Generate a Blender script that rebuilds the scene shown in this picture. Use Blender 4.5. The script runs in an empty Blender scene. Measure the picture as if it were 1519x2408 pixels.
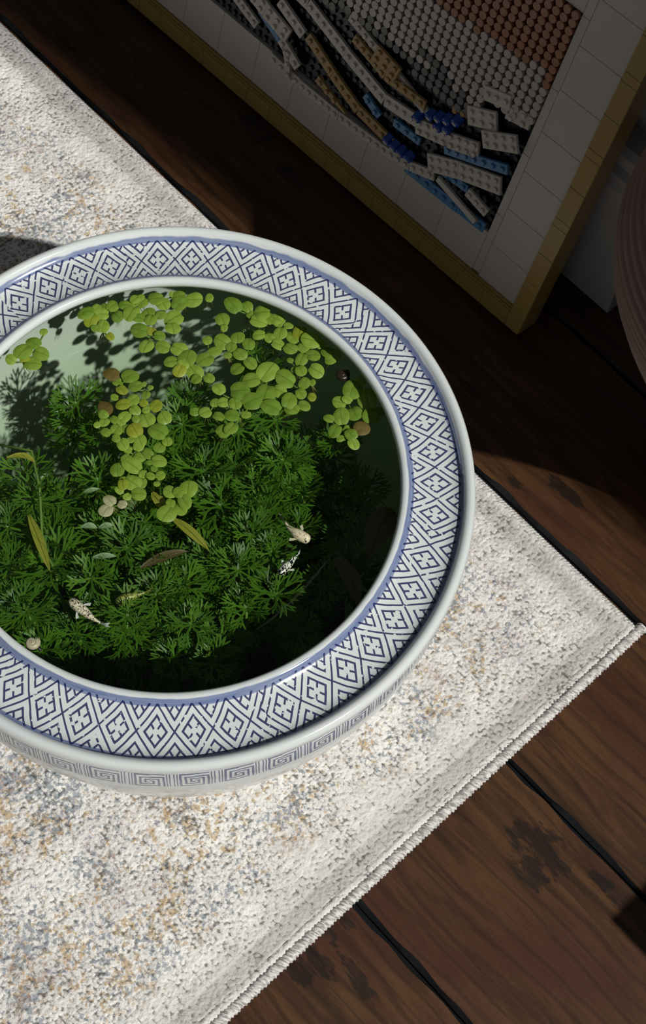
import bpy, bmesh, math, random
import numpy as np
from mathutils import Vector, Matrix
random.seed(7); rng = np.random.RandomState(11)
S = bpy.context.scene
C = S.collection
PI = math.pi

# ------------------------------------------------------------------ camera, sky, sun, exposure
cam_data = bpy.data.cameras.new('camera'); cam = bpy.data.objects.new('camera', cam_data); C.objects.link(cam)
cam_data.sensor_fit = 'HORIZONTAL'; cam_data.sensor_width = 36.0; cam_data.lens = 3600 / 1519 * 36
cam_data.clip_start = .01
CR = Matrix(((0.67770619, -0.67760321, 0.28560151), (0.73341927, 0.59487393, -0.32896988), (0.05301415, 0.43241057, 0.90011699)))
M4 = CR.to_4x4(); M4.translation = Vector((0, 0, .878)); cam.matrix_world = M4
S.camera = cam
W = bpy.data.worlds.new('world'); S.world = W; W.use_nodes = True
bg = W.node_tree.nodes['Background']; bg.inputs[0].default_value = (.90, .95, 1, 1); bg.inputs[1].default_value = .075
sun = bpy.data.lights.new('sun', 'SUN'); sun_o = bpy.data.objects.new('sun', sun); C.objects.link(sun_o)
SUN_AZ, SUN_EL = math.radians(5.0), math.radians(45.0)
sd = Vector((math.cos(SUN_AZ) * math.cos(SUN_EL), math.sin(SUN_AZ) * math.cos(SUN_EL), math.sin(SUN_EL)))
sun_o.rotation_euler = sd.to_track_quat('Z', 'Y').to_euler(); sun_o.location = sd * 3
sun.energy = 3.7; sun.color = (1, .972, .925); sun.angle = math.radians(1.1)
S.view_settings.view_transform = 'Standard'; S.view_settings.look = 'None'
S.view_settings.exposure = 0; S.view_settings.gamma = 1; S.view_settings.use_curve_mapping = False

# ------------------------------------------------------------------ helpers
def lin(c):
    if isinstance(c, str): c = tuple(int(c[i:i + 2], 16) / 255 for i in (0, 2, 4))
    return tuple(((v + .055) / 1.055) ** 2.4 if v > .04045 else v / 12.92 for v in c) + (1,)

class NT:
    def __init__(s, name):
        s.m = bpy.data.materials.new(name); s.m.use_nodes = True; s.t = s.m.node_tree; s.n = s.t.nodes
        s.p = s.n['Principled BSDF']; s.out = s.n['Material Output']
    def link(s, a, b): s.t.links.new(a, b)
    def put(s, sock, v):
        if hasattr(v, 'is_output') or hasattr(v, 'links'): s.link(v, sock)
        else: sock.default_value = v
    def math(s, op, a, b=0., c=0.):
        n = s.n.new('ShaderNodeMath'); n.operation = op
        for i, v in enumerate((a, b, c)): s.put(n.inputs[i], v)
        return n.outputs[0]
    def obj(s): return s.n.new('ShaderNodeTexCoord').outputs['Object']
    def sep(s, v):
        n = s.n.new('ShaderNodeSeparateXYZ'); s.link(v, n.inputs[0]); return n.outputs
    def comb(s, x, y, z):
        n = s.n.new('ShaderNodeCombineXYZ')
        for i, v in enumerate((x, y, z)): s.put(n.inputs[i], v)
        return n.outputs[0]
    def vm(s, op, a, b):
        n = s.n.new('ShaderNodeVectorMath'); n.operation = op; s.put(n.inputs[0], a); s.put(n.inputs[1], b); return n.outputs[0]
    def noise(s, v, scale, detail=3., rough=.5, dist=0.):
        n = s.n.new('ShaderNodeTexNoise'); s.link(v, n.inputs['Vector']); n.inputs['Scale'].default_value = scale
        n.inputs['Detail'].default_value = detail; n.inputs['Roughness'].default_value = rough; n.inputs['Distortion'].default_value = dist
        return n.outputs['Fac']
    def vor(s, v, scale, feature='F1'):
        n = s.n.new('ShaderNodeTexVoronoi'); n.feature = feature; s.link(v, n.inputs['Vector']); n.inputs['Scale'].default_value = scale
        return n.outputs['Distance']
    def mix(s, f, a, b):
        n = s.n.new('ShaderNodeMix'); n.data_type = 'RGBA'; s.put(n.inputs[0], f)
        s.put(n.inputs[6], a); s.put(n.inputs[7], b); return n.outputs[2]
    def ss(s, x, a, b):
        n = s.n.new('ShaderNodeMapRange'); n.interpolation_type = 'SMOOTHSTEP'; s.put(n.inputs[0], x)
        n.inputs[1].default_value = a; n.inputs[2].default_value = b; return n.outputs[0]
    def rand(s): return s.n.new('ShaderNodeObjectInfo').outputs['Random']
    def bump(s, h, strength=.5, dist=.001):
        n = s.n.new('ShaderNodeBump'); s.link(h, n.inputs['Height']); n.inputs['Strength'].default_value = strength
        n.inputs['Distance'].default_value = dist; s.link(n.outputs[0], s.p.inputs['Normal']); return n.outputs[0]
    def base(s, v, rough=.5, spec=.5):
        s.put(s.p.inputs['Base Color'], v); s.put(s.p.inputs['Roughness'], rough); s.p.inputs['Specular IOR Level'].default_value = spec

def plain(name, col, rough=.5, spec=.5, var=.0):
    t = NT(name); c = lin(col)
    if var:
        n = t.noise(t.obj(), 60, 3); k = t.math('ADD', t.math('MULTIPLY', n, .5), t.math('MULTIPLY', t.rand(), .5))
        d = tuple(v * (1 - var) for v in c[:3]) + (1,); e = tuple(min(1, v * (1 + var)) for v in c[:3]) + (1,)
        t.base(t.mix(k, d, e), rough, spec)
    else: t.base(c, rough, spec)
    return t.m

class MB:
    def __init__(s): s.v = []; s.f = []; s.mi = []; s.sm = []
    def add(s, vs, fs, mi=0, smooth=False):
        o = len(s.v); s.v += [tuple(v) for v in vs]
        for f in fs: s.f.append(tuple(i + o for i in f)); s.mi.append(mi); s.sm.append(smooth)
    def box(s, x0, x1, y0, y1, z0, z1, mi=0, bev=0.):
        if not bev:
            s.add([(x, y, z) for z in (z0, z1) for y in (y0, y1) for x in (x0, x1)],
                  [(0, 2, 3, 1), (4, 5, 7, 6), (0, 1, 5, 4), (2, 6, 7, 3), (0, 4, 6, 2), (1, 3, 7, 5)], mi); return
        b = bev  # chamfered top (+z) edges
        v = [(x0, y0, z0), (x1, y0, z0), (x1, y1, z0), (x0, y1, z0), (x0, y0, z1 - b), (x1, y0, z1 - b), (x1, y1, z1 - b), (x0, y1, z1 - b),
             (x0 + b, y0 + b, z1), (x1 - b, y0 + b, z1), (x1 - b, y1 - b, z1), (x0 + b, y1 - b, z1)]
        s.add(v, [(0, 3, 2, 1), (0, 1, 5, 4), (1, 2, 6, 5), (2, 3, 7, 6), (3, 0, 4, 7), (4, 5, 9, 8), (5, 6, 10, 9), (6, 7, 11, 10), (7, 4, 8, 11), (8, 9, 10, 11)], mi)
    def cyl(s, c, r, z0, z1, n=12, bev=0., mi=0, r0=None):
        prof = [(r0 or r, z0), (r, z1 - bev), (r - bev, z1)] if bev else [(r0 or r, z0), (r, z1)]
        vs = [(c[0] + q * math.cos(2 * PI * k / n), c[1] + q * math.sin(2 * PI * k / n), c[2] + z) for q, z in prof for k in range(n)]
        fs = [(j * n + k, j * n + (k + 1) % n, (j + 1) * n + (k + 1) % n, (j + 1) * n + k) for j in range(len(prof) - 1) for k in range(n)]
        fs.append(tuple((len(prof) - 1) * n + k for k in range(n)))
        s.add(vs, fs, mi)
    def tube(s, pts, rad, n=8, mi=0, smooth=True):
        pts = [Vector(p) for p in pts]; vs = []
        for i, p in enumerate(pts):
            d = (pts[min(i + 1, len(pts) - 1)] - pts[max(i - 1, 0)]).normalized()
            a = d.cross(Vector((.13, .2, 1))).normalized(); b = d.cross(a); r = rad[i] if hasattr(rad, '__len__') else rad
            vs += [p + a * math.cos(2 * PI * k / n) * r + b * math.sin(2 * PI * k / n) * r for k in range(n)]
        fs = [(i * n + k, (i + 1) * n + k, (i + 1) * n + (k + 1) % n, i * n + (k + 1) % n) for i in range(len(pts) - 1) for k in range(n)]
        fs += [tuple(range(n)), tuple(reversed(range((len(pts) - 1) * n, len(pts) * n)))]
        s.add(vs, fs, mi, smooth)
    def lathe(s, prof, n=96, mi=0, smooth=True, rfun=None):
        vs = []
        for r, z in prof:
            for k in range(n):
                a = 2 * PI * k / n; q = r * (rfun(a, z) if rfun else 1); vs.append((q * math.cos(a), q * math.sin(a), z))
        s.add(vs, [(j * n + k, j * n + (k + 1) % n, (j + 1) * n + (k + 1) % n, (j + 1) * n + k) for j in range(len(prof) - 1) for k in range(n)], mi, smooth)
    def mesh(s, name, mats):
        me = bpy.data.meshes.new(name); me.from_pydata(s.v, [], s.f)
        for m in (mats if isinstance(mats, (list, tuple)) else [mats]): me.materials.append(m)
        me.polygons.foreach_set('material_index', s.mi); me.polygons.foreach_set('use_smooth', s.sm); me.update(); return me
    def obj(s, name, mats, parent=None): return mk(name, s.mesh(name, mats), parent)

def mk(name, me, parent=None, mw=None):
    o = bpy.data.objects.new(name, me); C.objects.link(o)
    if parent: o.parent = parent
    if mw is not None: o.matrix_local = mw
    return o
def tag(o, label=None, cat=None, group=None, kind=None):
    for k, v in (('label', label), ('category', cat), ('group', group), ('kind', kind)):
        if v: o[k] = v
    return o
def empty(name, loc, label, cat, group=None, mw=None):
    o = bpy.data.objects.new(name, None); C.objects.link(o); o.empty_display_size = .02
    if mw is not None: o.matrix_world = mw
    else: o.location = loc
    return tag(o, label, cat, group)
ORD = ['first', 'second', 'third', 'fourth', 'fifth', 'sixth', 'seventh', 'eighth', 'ninth', 'tenth', 'eleventh', 'twelfth', 'thirteenth', 'fourteenth', 'fifteenth', 'sixteenth']
NUM = ['no', 'one', 'two', 'three', 'four', 'five']
def imx(x, y): return .678 * x + .733 * y          # how far to the right a point lies for the viewer
def imy(x, y): return .678 * x - .595 * y          # how far down (towards the viewer)
BX, BY = -.279, .206                                # axis of the fish bowl

# ------------------------------------------------------------------ materials
def wood_mat():
    t = NT('dark_distressed_wood'); o = t.obj(); r = t.rand()
    v = t.vm('ADD', o, t.comb(t.math('MULTIPLY', r, 7.), t.math('MULTIPLY', r, 3.), 0.))
    st = t.vm('MULTIPLY', v, (1, 9, 1)); n1 = t.noise(st, 9, 5, .6, 1.2)
    fine = t.noise(t.vm('MULTIPLY', v, (1, 14, 1)), 90, 3, .6)
    big = t.noise(v, 9, 3, .5, .6)
    n = t.n.new('ShaderNodeTexWave'); n.wave_type = 'BANDS'; n.bands_direction = 'Y'
    t.link(t.vm('MULTIPLY', v, (.22, 1, 1)), n.inputs['Vector']); n.inputs['Scale'].default_value = 26; n.inputs['Distortion'].default_value = 9
    n.inputs['Detail'].default_value = 2; n.inputs['Detail Scale'].default_value = 1.3
    col = t.mix(t.ss(n1, .3, .7), lin('301e10'), lin('54371c'))
    col = t.mix(t.ss(big, .4, .7), col, lin('432416'))
    col = t.mix(t.math('MULTIPLY', t.ss(n.outputs['Fac'], .75, 1.), .45), col, lin('24140c'))
    col = t.mix(t.math('MULTIPLY', t.ss(fine, .52, .7), .5), col, lin('23140b'))
    # dark hand-scraped stains
    xs = t.sep(o); wob = t.noise(t.vm('MULTIPLY', o, (1, 2.2, 1)), 70, 4, .65); acc = None
    for x, y, rx, ry in STAINS:
        d = t.math('ADD', t.math('POWER', t.math('DIVIDE', t.math('SUBTRACT', xs[0], x), rx), 2.), t.math('POWER', t.math('DIVIDE', t.math('SUBTRACT', xs[1], y), ry), 2.))
        d = t.math('ADD', t.math('MULTIPLY', d, .55), t.math('MULTIPLY', t.math('SUBTRACT', wob, .5), 4.2))
        k = t.math('SUBTRACT', 1., t.ss(d, .25, .75)); acc = k if acc is None else t.math('MAXIMUM', acc, k)
    col = t.mix(t.math('MULTIPLY', t.math('MULTIPLY', acc, .8), t.ss(fine, .25, .5)), col, lin('140d09'))
    t.base(col, t.math('ADD', t.math('MULTIPLY', n1, .2), .38), .35)
    t.bump(t.math('ADD', t.math('MULTIPLY', fine, .6), n1), .25, .0008)
    return t.m
STAINS = [(-.109, .3006, .014, .009), (-.110, .2797, .007, .006), (-.1247, .2833, .012, .008), (-.037, .2696, .020, .011), (-.0317, .257, .012, .009), (.0065, .2812, .012, .005),
          (-.0816, .157, .006, .003), (-.0812, .1452, .009, .003), (-.0774, .1286, .014, .006), (-.0588, .1422, .012, .003), (-.0497, .1386, .012, .004), (-.0786, .117, .010, .006),
          (-.542, .4933, .013, .008), (-.5247, .4901, .012, .006), (-.49, .4837, .016, .006), (-.213, .4297, .012, .003), (-.1847, .4482, .014, .005), (-.689, .439, .014, .002), (-.2827, .4564, .016, .003)]

def glaze_mat():
    t = NT('blue_and_white_porcelain'); o = t.obj(); x, y, z = t.sep(o)
    wx = t.math('MULTIPLY', t.math('SUBTRACT', t.noise(o, 90, 2), .5), .0011); wy = t.math('MULTIPLY', t.math('SUBTRACT', t.noise(t.vm('ADD', o, (3, 1, 2)), 90, 2), .5), .0011)
    xx = t.math('ADD', x, wx); yy = t.math('ADD', y, wy)
    th = t.math('ARCTAN2', yy, xx); r = t.math('SQRT', t.math('ADD', t.math('MULTIPLY', xx, xx), t.math('MULTIPLY', yy, yy)))
    seg = t.math('MULTIPLY', t.math('FRACT', t.math('DIVIDE', t.math('SUBTRACT', th, math.radians(93.3)), math.radians(57.3))), 7.45)
    px = t.math('ABSOLUTE', t.math('SUBTRACT', t.math('FRACT', seg), .5))
    v = t.math('SUBTRACT', t.math('DIVIDE', t.math('SUBTRACT', r, .1185), .0250), .5); py = t.math('ABSOLUTE', v)
    a = t.math('ADD', px, py); b = t.math('SUBTRACT', px, py)
    L = t.math('MAXIMUM', a, t.math('ABSOLUTE', b)); Mn = t.math('MINIMUM', a, t.math('ABSOLUTE', b))
    def near(q, c, w): return t.math('LESS_THAN', t.math('ABSOLUTE', t.math('SUBTRACT', q, c)), w)
    tick = t.math('MULTIPLY', t.math('LESS_THAN', Mn, .034), t.math('MAXIMUM', near(L, .185, .085), near(L, .82, .10)))
    ln = t.math('MAXIMUM', t.math('MAXIMUM', near(L, .5, .031), near(L, .29, .036)), t.math('MAXIMUM', near(L, .72, .034), tick))
    top = t.math('GREATER_THAN', z, .1865)
    ln = t.math('MULTIPLY', t.math('MULTIPLY', ln, t.math('LESS_THAN', py, .50)), top)
    skip = t.math('GREATER_THAN', t.noise(t.vm('ADD', o, (9, 2, 5)), 330, 2), .36); ln = t.math('MULTIPLY', ln, skip)
    inner = t.math('MULTIPLY', t.ss(v, -.585, -.56), t.math('SUBTRACT', 1., t.ss(v, -.46, -.44)))
    outer = t.math('MULTIPLY', t.ss(v, .445, .46), t.math('SUBTRACT', 1., t.ss(v, .535, .56)))
    wash = t.math('MULTIPLY', t.math('MULTIPLY', t.math('MAXIMUM', inner, outer), top), t.math('ADD', .55, t.math('MULTIPLY', t.noise(t.comb(t.math('MULTIPLY', th, 3.), t.math('MULTIPLY', r, 900.), 0.), 1.5, 3), .55)))
    # key fret under the lip
    kf = t.math('SUBTRACT', t.math('FRACT', t.math('MULTIPLY', th, 44 / (2 * PI))), .5)
    ky = t.math('DIVIDE', t.math('SUBTRACT', z, .1695), .0150)
    ax = t.math('DIVIDE', kf, .34); sh = t.math('MULTIPLY', t.math('GREATER_THAN', ax, 0.), .14)
    ay = t.math('MULTIPLY', t.math('ADD', ky, sh), 2.)
    dm = t.math('MAXIMUM', t.math('ABSOLUTE', ax), t.math('ABSOLUTE', ay))
    fret = t.math('MULTIPLY', t.math('LESS_THAN', t.math('ABSOLUTE', ax), 1.), t.math('GREATER_THAN', t.math('FRACT', t.math('MULTIPLY', dm, 3.)), .52))
    bars = t.math('MULTIPLY', t.math('GREATER_THAN', t.math('ABSOLUTE', ax), 1.), t.math('GREATER_THAN', t.math('FRACT', t.math('MULTIPLY', t.math('ABSOLUTE', kf), 15.)), .55))
    outside = t.math('GREATER_THAN', r, .1425)
    key = t.math('MULTIPLY', t.math('MULTIPLY', t.math('MAXIMUM', fret, bars), t.math('LESS_THAN', t.math('ABSOLUTE', ky), .5)), outside)
    key = t.math('MULTIPLY', key, t.math('SUBTRACT', 1., top))
    sp = t.math('GREATER_THAN', t.noise(o, 420, 2), .80)
    col = t.mix(t.noise(o, 14, 3), lin('c9d0d0'), lin('d6dbda'))
    col = t.mix(t.math('MULTIPLY', sp, .5), col, lin('8a8478'))
    col = t.mix(t.math('MULTIPLY', wash, .95), col, lin('41598f'))
    col = t.mix(t.math('MULTIPLY', key, .75), col, lin('3d426f'))
    col = t.mix(t.math('MULTIPLY', ln, .93), col, lin('181d55'))
    t.base(col, .12, .5); t.bump(t.noise(o, 30, 3), .06, .002)
    return t.m

def rug_mat():
    t = NT('mottled_rug_pile'); o = t.obj(); x, y, z = t.sep(o)
    d1 = t.noise(o, 26, 4, .6, .8); d2 = t.noise(t.vm('ADD', o, (4, 7, 1)), 20, 4, .65, .8); d3 = t.noise(t.vm('ADD', o, (9, 3, 5)), 22, 4, .6, .5)
    f = t.noise(o, 260, 3, .6); g = t.noise(t.vm('ADD', o, (5, 5, 5)), 330, 3, .6); q = t.noise(t.vm('ADD', o, (2, 8, 5)), 300, 3, .6)
    def patch(big, small, a, b): return t.ss(t.math('ADD', t.math('MULTIPLY', big, .85), t.math('MULTIPLY', small, 1.3)), a, b)
    col = t.mix(t.ss(d3, .35, .7), lin('eae8e3'), lin('d3d0cc'))
    ed = t.math('SUBTRACT', -.0875, x); ey = t.math('SUBTRACT', .4135, y); e = t.math('MINIMUM', ed, ey)
    field = t.ss(t.math('ADD', e, t.math('MULTIPLY', t.math('SUBTRACT', d2, .5), .02)), .026, .05)
    col = t.mix(t.math('MULTIPLY', t.math('MULTIPLY', patch(d1, f, 1.13, 1.27), field), .62), col, lin('b08a3e'))
    col = t.mix(t.math('MULTIPLY', t.math('MULTIPLY', patch(d2, g, 1.10, 1.25), field), .66), col, lin('66788a'))
    col = t.mix(t.math('MULTIPLY', t.math('MULTIPLY', patch(d3, q, 1.2, 1.32), field), .5), col, lin('9a7a5c'))
    edge = t.math('SUBTRACT', 1., t.ss(t.math('ADD', e, t.math('MULTIPLY', t.math('SUBTRACT', d1, .5), .008)), .022, .030))
    band = t.math('MULTIPLY', t.ss(e, .007, .010), t.math('SUBTRACT', 1., t.ss(e, .018, .021)))
    col = t.mix(t.math('MULTIPLY', edge, .35), col, lin('b3adab'))
    col = t.mix(t.math('MULTIPLY', band, .42), col, lin('9a9592'))
    # crevice shade between the tufts, painted into the colour
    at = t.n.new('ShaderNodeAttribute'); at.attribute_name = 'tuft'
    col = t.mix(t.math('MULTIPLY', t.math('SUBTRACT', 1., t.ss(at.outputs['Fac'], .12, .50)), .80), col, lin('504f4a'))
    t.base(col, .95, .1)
    t.bump(t.noise(o, 800, 2), .7, .0007)
    return t.m

def leaf_mat(name, c0, c1, trans=.35, rough=.42, vein=True):
    t = NT(name); o = t.obj(); x, y, z = t.sep(o)
    n = t.noise(t.vm('ADD', o, t.comb(t.math('MULTIPLY', t.rand(), 5.), 0., 0.)), 220, 3)
    col = t.mix(t.math('ADD', t.math('MULTIPLY', t.rand(), .65), t.math('MULTIPLY', n, .45)), lin(c0), lin(c1))
    if vein:
        mid = t.math('SUBTRACT', 1., t.ss(t.math('ABSOLUTE', y), .0001, .0003)); col = t.mix(t.math('MULTIPLY', mid, .6), col, lin('4a661a'))
    t.base(col, rough, .4)
    tr = t.n.new('ShaderNodeBsdfTranslucent'); t.link(t.mix(.35, col, lin('a8c828')), tr.inputs[0])
    mx = t.n.new('ShaderNodeMixShader'); mx.inputs[0].default_value = trans; t.link(t.p.outputs[0], mx.inputs[1]); t.link(tr.outputs[0], mx.inputs[2]); t.link(mx.outputs[0], t.out.inputs[0])
    return t.m

def water_mat():
    t = NT('clear_green_water'); t.n.remove(t.p)
    tr = t.n.new('ShaderNodeBsdfTransparent'); gl = t.n.new('ShaderNodeBsdfGlossy'); gl.inputs['Roughness'].default_value = .0
    fr = t.n.new('ShaderNodeFresnel'); bk = t.n.new('ShaderNodeNewGeometry').outputs['Backfacing']; t.link(t.math('ADD', t.math('MULTIPLY', bk, 1 / 1.33 - 1.33), 1.33), fr.inputs[0])
    mx = t.n.new('ShaderNodeMixShader'); t.link(fr.outputs[0], mx.inputs[0]); t.link(tr.outputs[0], mx.inputs[1]); t.link(gl.outputs[0], mx.inputs[2]); t.link(mx.outputs[0], t.out.inputs[0])
    ab = t.n.new('ShaderNodeVolumeAbsorption'); ab.inputs['Color'].default_value = (.55, .72, .46, 1); ab.inputs['Density'].default_value = 7.5; t.link(ab.outputs[0], t.out.inputs['Volume'])
    return t.m

def fish_mat(name, c, spot, scale, lo, hi):
    t = NT(name); o = t.obj(); n = t.noise(o, scale, 3, .6, 1.); col = t.mix(t.ss(n, lo, hi), lin(c), lin(spot))
    t.base(col, .35); return t.m

m_wood = wood_mat(); m_seam = plain('black_painted_bevel', '15171a', .45, .5); m_glaze = glaze_mat(); m_rug = rug_mat()
m_black = plain('dark_underfloor', '0a0908', .8)
m_wall = plain('white_wall_paint', 'b9b6b4', .6, .3, .05); m_base = plain('white_baseboard_paint', 'aeaaa8', .45, .4, .06)
def bind_mat():
    t = NT('pale_overlock_thread'); o = t.obj(); x, y, z = t.sep(o)
    n = t.noise(t.vm('MULTIPLY', t.comb(t.math('ADD', x, t.math('MULTIPLY', y, .45)), t.math('SUBTRACT', y, t.math('MULTIPLY', x, .45)), z), (.35, 1.6, .35)), 700, 2)
    t.base(t.mix(t.ss(n, .35, .62), lin('8d8b88'), lin('d6d4d0')), .7, .3); t.bump(n, .8, .0006); return t.m
m_bind = bind_mat()
m_gold = plain('gold_plastic', '9c8248', .3, .5, .06); m_mat = plain('white_plastic', 'bdb6ae', .35, .5, .03)
m_white = plain('white_stud_plastic', 'c2bab0', .35, .5, .05); m_navy = plain('navy_plastic', '0d1424', .35); m_blue = plain('azure_plastic', '4f82b0', .3, .5, .08)
m_royal = plain('royal_blue_plastic', '1d4aa0', .3); m_tan = plain('tan_plastic', 'a58552', .35, .5, .08)
m_tile_w = plain('pale_grey_round_tile', 'b5aca8', .3, .5, .06); m_tile_g = plain('dark_grey_round_tile', '63625f', .3, .5, .2); m_tile_r = plain('terracotta_round_tile', '9c6a4e', .3, .5, .06)
m_dkboard = plain('dark_baseplate', '17181b', .5)
m_pot = plain('dusty_pink_ribbed_clay', '7a6155', .65, .3, .1)
m_leaf = leaf_mat('floating_leaf_green', '5f8327', '93b044', .30)
m_leaf_y = leaf_mat('floating_leaf_yellow', '879a2c', 'a0a838', .35)
m_leaf_p = leaf_mat('floating_leaf_pale', '9aa070', 'b3b58d', .25)
m_brown = plain('withered_leaf_brown', '554a1e', .6, .3, .3)
m_feather = leaf_mat('feathery_leaf_green', '2a5013', '52801b', .30, .5, False)
m_stem = plain('green_water_stem', '51702a', .6, .3, .2)
m_willow = leaf_mat('submerged_leaf_olive', '7c8a2a', '9a9a3a', .3, .5); m_willow_d = leaf_mat('submerged_leaf_dark', '4a4426', '5c5530', .2, .5)
m_willow_g = leaf_mat('submerged_leaf_greygreen', '6f8f62', '88a47a', .3, .5)
m_root = plain('trailing_root', '6a6a3a', .7, .3, .2)
m_water = water_mat(); m_bottom_shade = plain('dark_bottom_shade', '17120d', .9, .2, .4)

# ------------------------------------------------------------------ setting: floor, walls, baseboard
b = MB(); b.box(-2.4, 1.4, -1.2, 1.3, -.03, -.012); floor = tag(b.obj('floor', m_black), kind='structure')
def plank(y0, y1, seed):
    r = np.random.RandomState(seed); xs = np.arange(-2.3, 1.35, .006); n = len(xs)
    def walk():
        w = r.randn(n); k = np.hanning(7); k /= k.sum(); w = np.convolve(w, k, 'same'); return .0027 + .0010 * np.clip(w * 1.6, -1, 1.4)
    ca, cb = walk(), walk(); ma, mb_ = walk() * .12, walk() * .12
    g = .0001; cols = [np.c_[xs, np.full(n, y0 + g), np.full(n, -.012)], np.c_[xs, y0 + g + ma, np.full(n, -.0028)], np.c_[xs, y0 + ca, np.zeros(n)],
            np.c_[xs, y1 - cb, np.zeros(n)], np.c_[xs, y1 - g - mb_, np.full(n, -.0028)], np.c_[xs, np.full(n, y1 - g), np.full(n, -.012)]]
    B = MB(); m = len(cols); V = np.stack(cols, 1).reshape(-1, 3).tolist(); F = []; MI = []
    for i in range(n - 1):
        for j in range(m - 1): F.append((i * m + j, (i + 1) * m + j, (i + 1) * m + j + 1, i * m + j + 1)); MI.append(0 if j == 2 else 1)
    B.v = V; B.f = F; B.mi = MI; B.sm = [False] * len(F)
    return B.obj('plank', [m_wood, m_seam], floor)
ys = [-.705, -.581, -.457, -.332, -.207, -.082, .043, .168, .293, .417, .543, .668, .793, .918]
for i in range(len(ys) - 1): plank(ys[i], ys[i + 1], 20 + i)

b = MB(); b.box(-2.4, -.262, .6, .72, 0, 2.4); tag(b.obj('wall_back', m_wall), kind='structure')
b = MB(); prof = [(.5995, 0), (.571, 0), (.571, .0285), (.5722, .0295), (.5722, .108), (.5745, .112), (.5745, .117), (.579, .121), (.579, .130), (.583, .1346), (.5995, .1346)]
vs = [(x, y, z) for x in (-2.4, -.261) for y, z in prof]; n = len(prof)
b.add(vs, [(k, (k + 1) % n, n + (k + 1) % n, n + k) for k in range(n)] + [tuple(range(n)), tuple(reversed(range(n, 2 * n)))]); tag(b.obj('baseboard_back', m_base), kind='structure')
b = MB(); b.box(.9, 1.02, .562, 1.3, 0, 2.4); tag(b.obj('wall_right_sun_block', m_wall), kind='structure')  # unseen wall added to keep the sun off the floor by the baseboard

# ------------------------------------------------------------------ rug
def tuft_height(X, Y, cell=.0019):
    gx = np.floor(X / cell).astype(int); gy = np.floor(Y / cell).astype(int); F1 = np.full(X.shape, 9.); T = np.zeros(X.shape)
    def h(i, j, k):
        q = (i * 374761393 + j * 668265263 + k * 974634777) & 0x7fffffff; q = ((q ^ (q >> 13)) * 1274126177) & 0x7fffffff; return ((q ^ (q >> 16)) & 0xffff) / 65535.
    for di in (-1, 0, 1):
        for dj in (-1, 0, 1):
            i = gx + di; j = gy + dj; px = (i + .5 + .85 * (h(i, j, 1) - .5)) * cell; py = (j + .5 + .85 * (h(i, j, 2) - .5)) * cell
            d = np.hypot(X - px, Y - py) / cell; m = d < F1; F1 = np.where(m, d, F1); T = np.where(m, h(i, j, 3), T)
    return np.clip(1 - (F1 / .78) ** 2, 0, 1), T
def smooth_noise(nx, ny, step, seed):
    r = np.random.RandomState(seed); a = r.rand(nx // step + 3, ny // step + 3); xi = np.linspace(0, nx / step, nx, endpoint=False); yi = np.linspace(0, ny / step, ny, endpoint=False)
    x0 = xi.astype(int); y0 = yi.astype(int); fx = xi - x0; fy = yi - y0; fx = fx * fx * (3 - 2 * fx); fy = fy * fy * (3 - 2 * fy)
    A = a[x0][:, y0]; B_ = a[x0 + 1][:, y0]; C_ = a[x0][:, y0 + 1]; D = a[x0 + 1][:, y0 + 1]
    return (A * (1 - fx)[:, None] + B_ * fx[:, None]) * (1 - fy) + (C_ * (1 - fx)[:, None] + D * fx[:, None]) * fy
RX1, RY1 = -.0885, .4122
st = .0008; gx = np.arange(-.80, RX1 + st / 2, st); gy = np.arange(-.06, RY1 + st / 2, st); nx, ny = len(gx), len(gy)
X, Y = np.meshgrid(gx, gy, indexing='ij'); hgt, tt = tuft_height(X, Y)
big = smooth_noise(nx, ny, 9, 1) * .5 + smooth_noise(nx, ny, 4, 3) * .35 + smooth_noise(nx, ny, 28, 2) * .5
e = np.minimum(RX1 - X, RY1 - Y); inb = ((e > .006) & (e < .018)).astype(float)
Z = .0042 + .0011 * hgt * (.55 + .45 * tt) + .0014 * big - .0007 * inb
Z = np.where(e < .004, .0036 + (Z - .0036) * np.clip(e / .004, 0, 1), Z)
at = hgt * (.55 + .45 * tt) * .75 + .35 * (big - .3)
V = np.stack([X, Y, Z], -1).reshape(-1, 3); idx = np.arange(nx * ny).reshape(nx, ny)
F = np.stack([idx[:-1, :-1], idx[1:, :-1], idx[1:, 1:], idx[:-1, 1:]], -1).reshape(-1, 4)
ext = np.array([(-1.6, RY1, .005), (-.8, RY1, .005), (-.8, -.06, .005), (-1.6, -.06, .005), (-1.6, -.9, .005), (RX1, -.9, .005), (RX1, -.06, .005),
                (-1.6, RY1, .0003), (RX1, RY1, .0003), (RX1, -.9, .0003), (-1.6, -.9, .0003)]); o0 = len(V)
F2 = np.array([(0, 3, 2, 1), (3, 4, 5, 6), (7, 8, 9, 10), (0, 1, 8, 7)]) + o0
V = np.vstack([V, ext]); F = np.vstack([F, F2])
me = bpy.data.meshes.new('pile'); me.vertices.add(len(V)); me.vertices.foreach_set('co', V.astype(np.float32).ravel()); me.loops.add(F.size); me.loops.foreach_set('vertex_index', F.astype(np.int32).ravel())
me.polygons.add(len(F)); me.polygons.foreach_set('loop_start', np.arange(0, F.size, 4, dtype=np.int32)); me.polygons.foreach_set('loop_total', np.full(len(F), 4, np.int32))
me.materials.append(m_rug); me.update(calc_edges=True)
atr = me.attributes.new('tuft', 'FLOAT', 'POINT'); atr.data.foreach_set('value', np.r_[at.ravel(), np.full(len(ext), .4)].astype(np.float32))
rug = empty('rug', (0, 0, 0), 'large pale rug with ochre and slate flecks lying on the dark wooden floor', 'rug')
pile = mk('pile', me, rug); me.shade_smooth()
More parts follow.
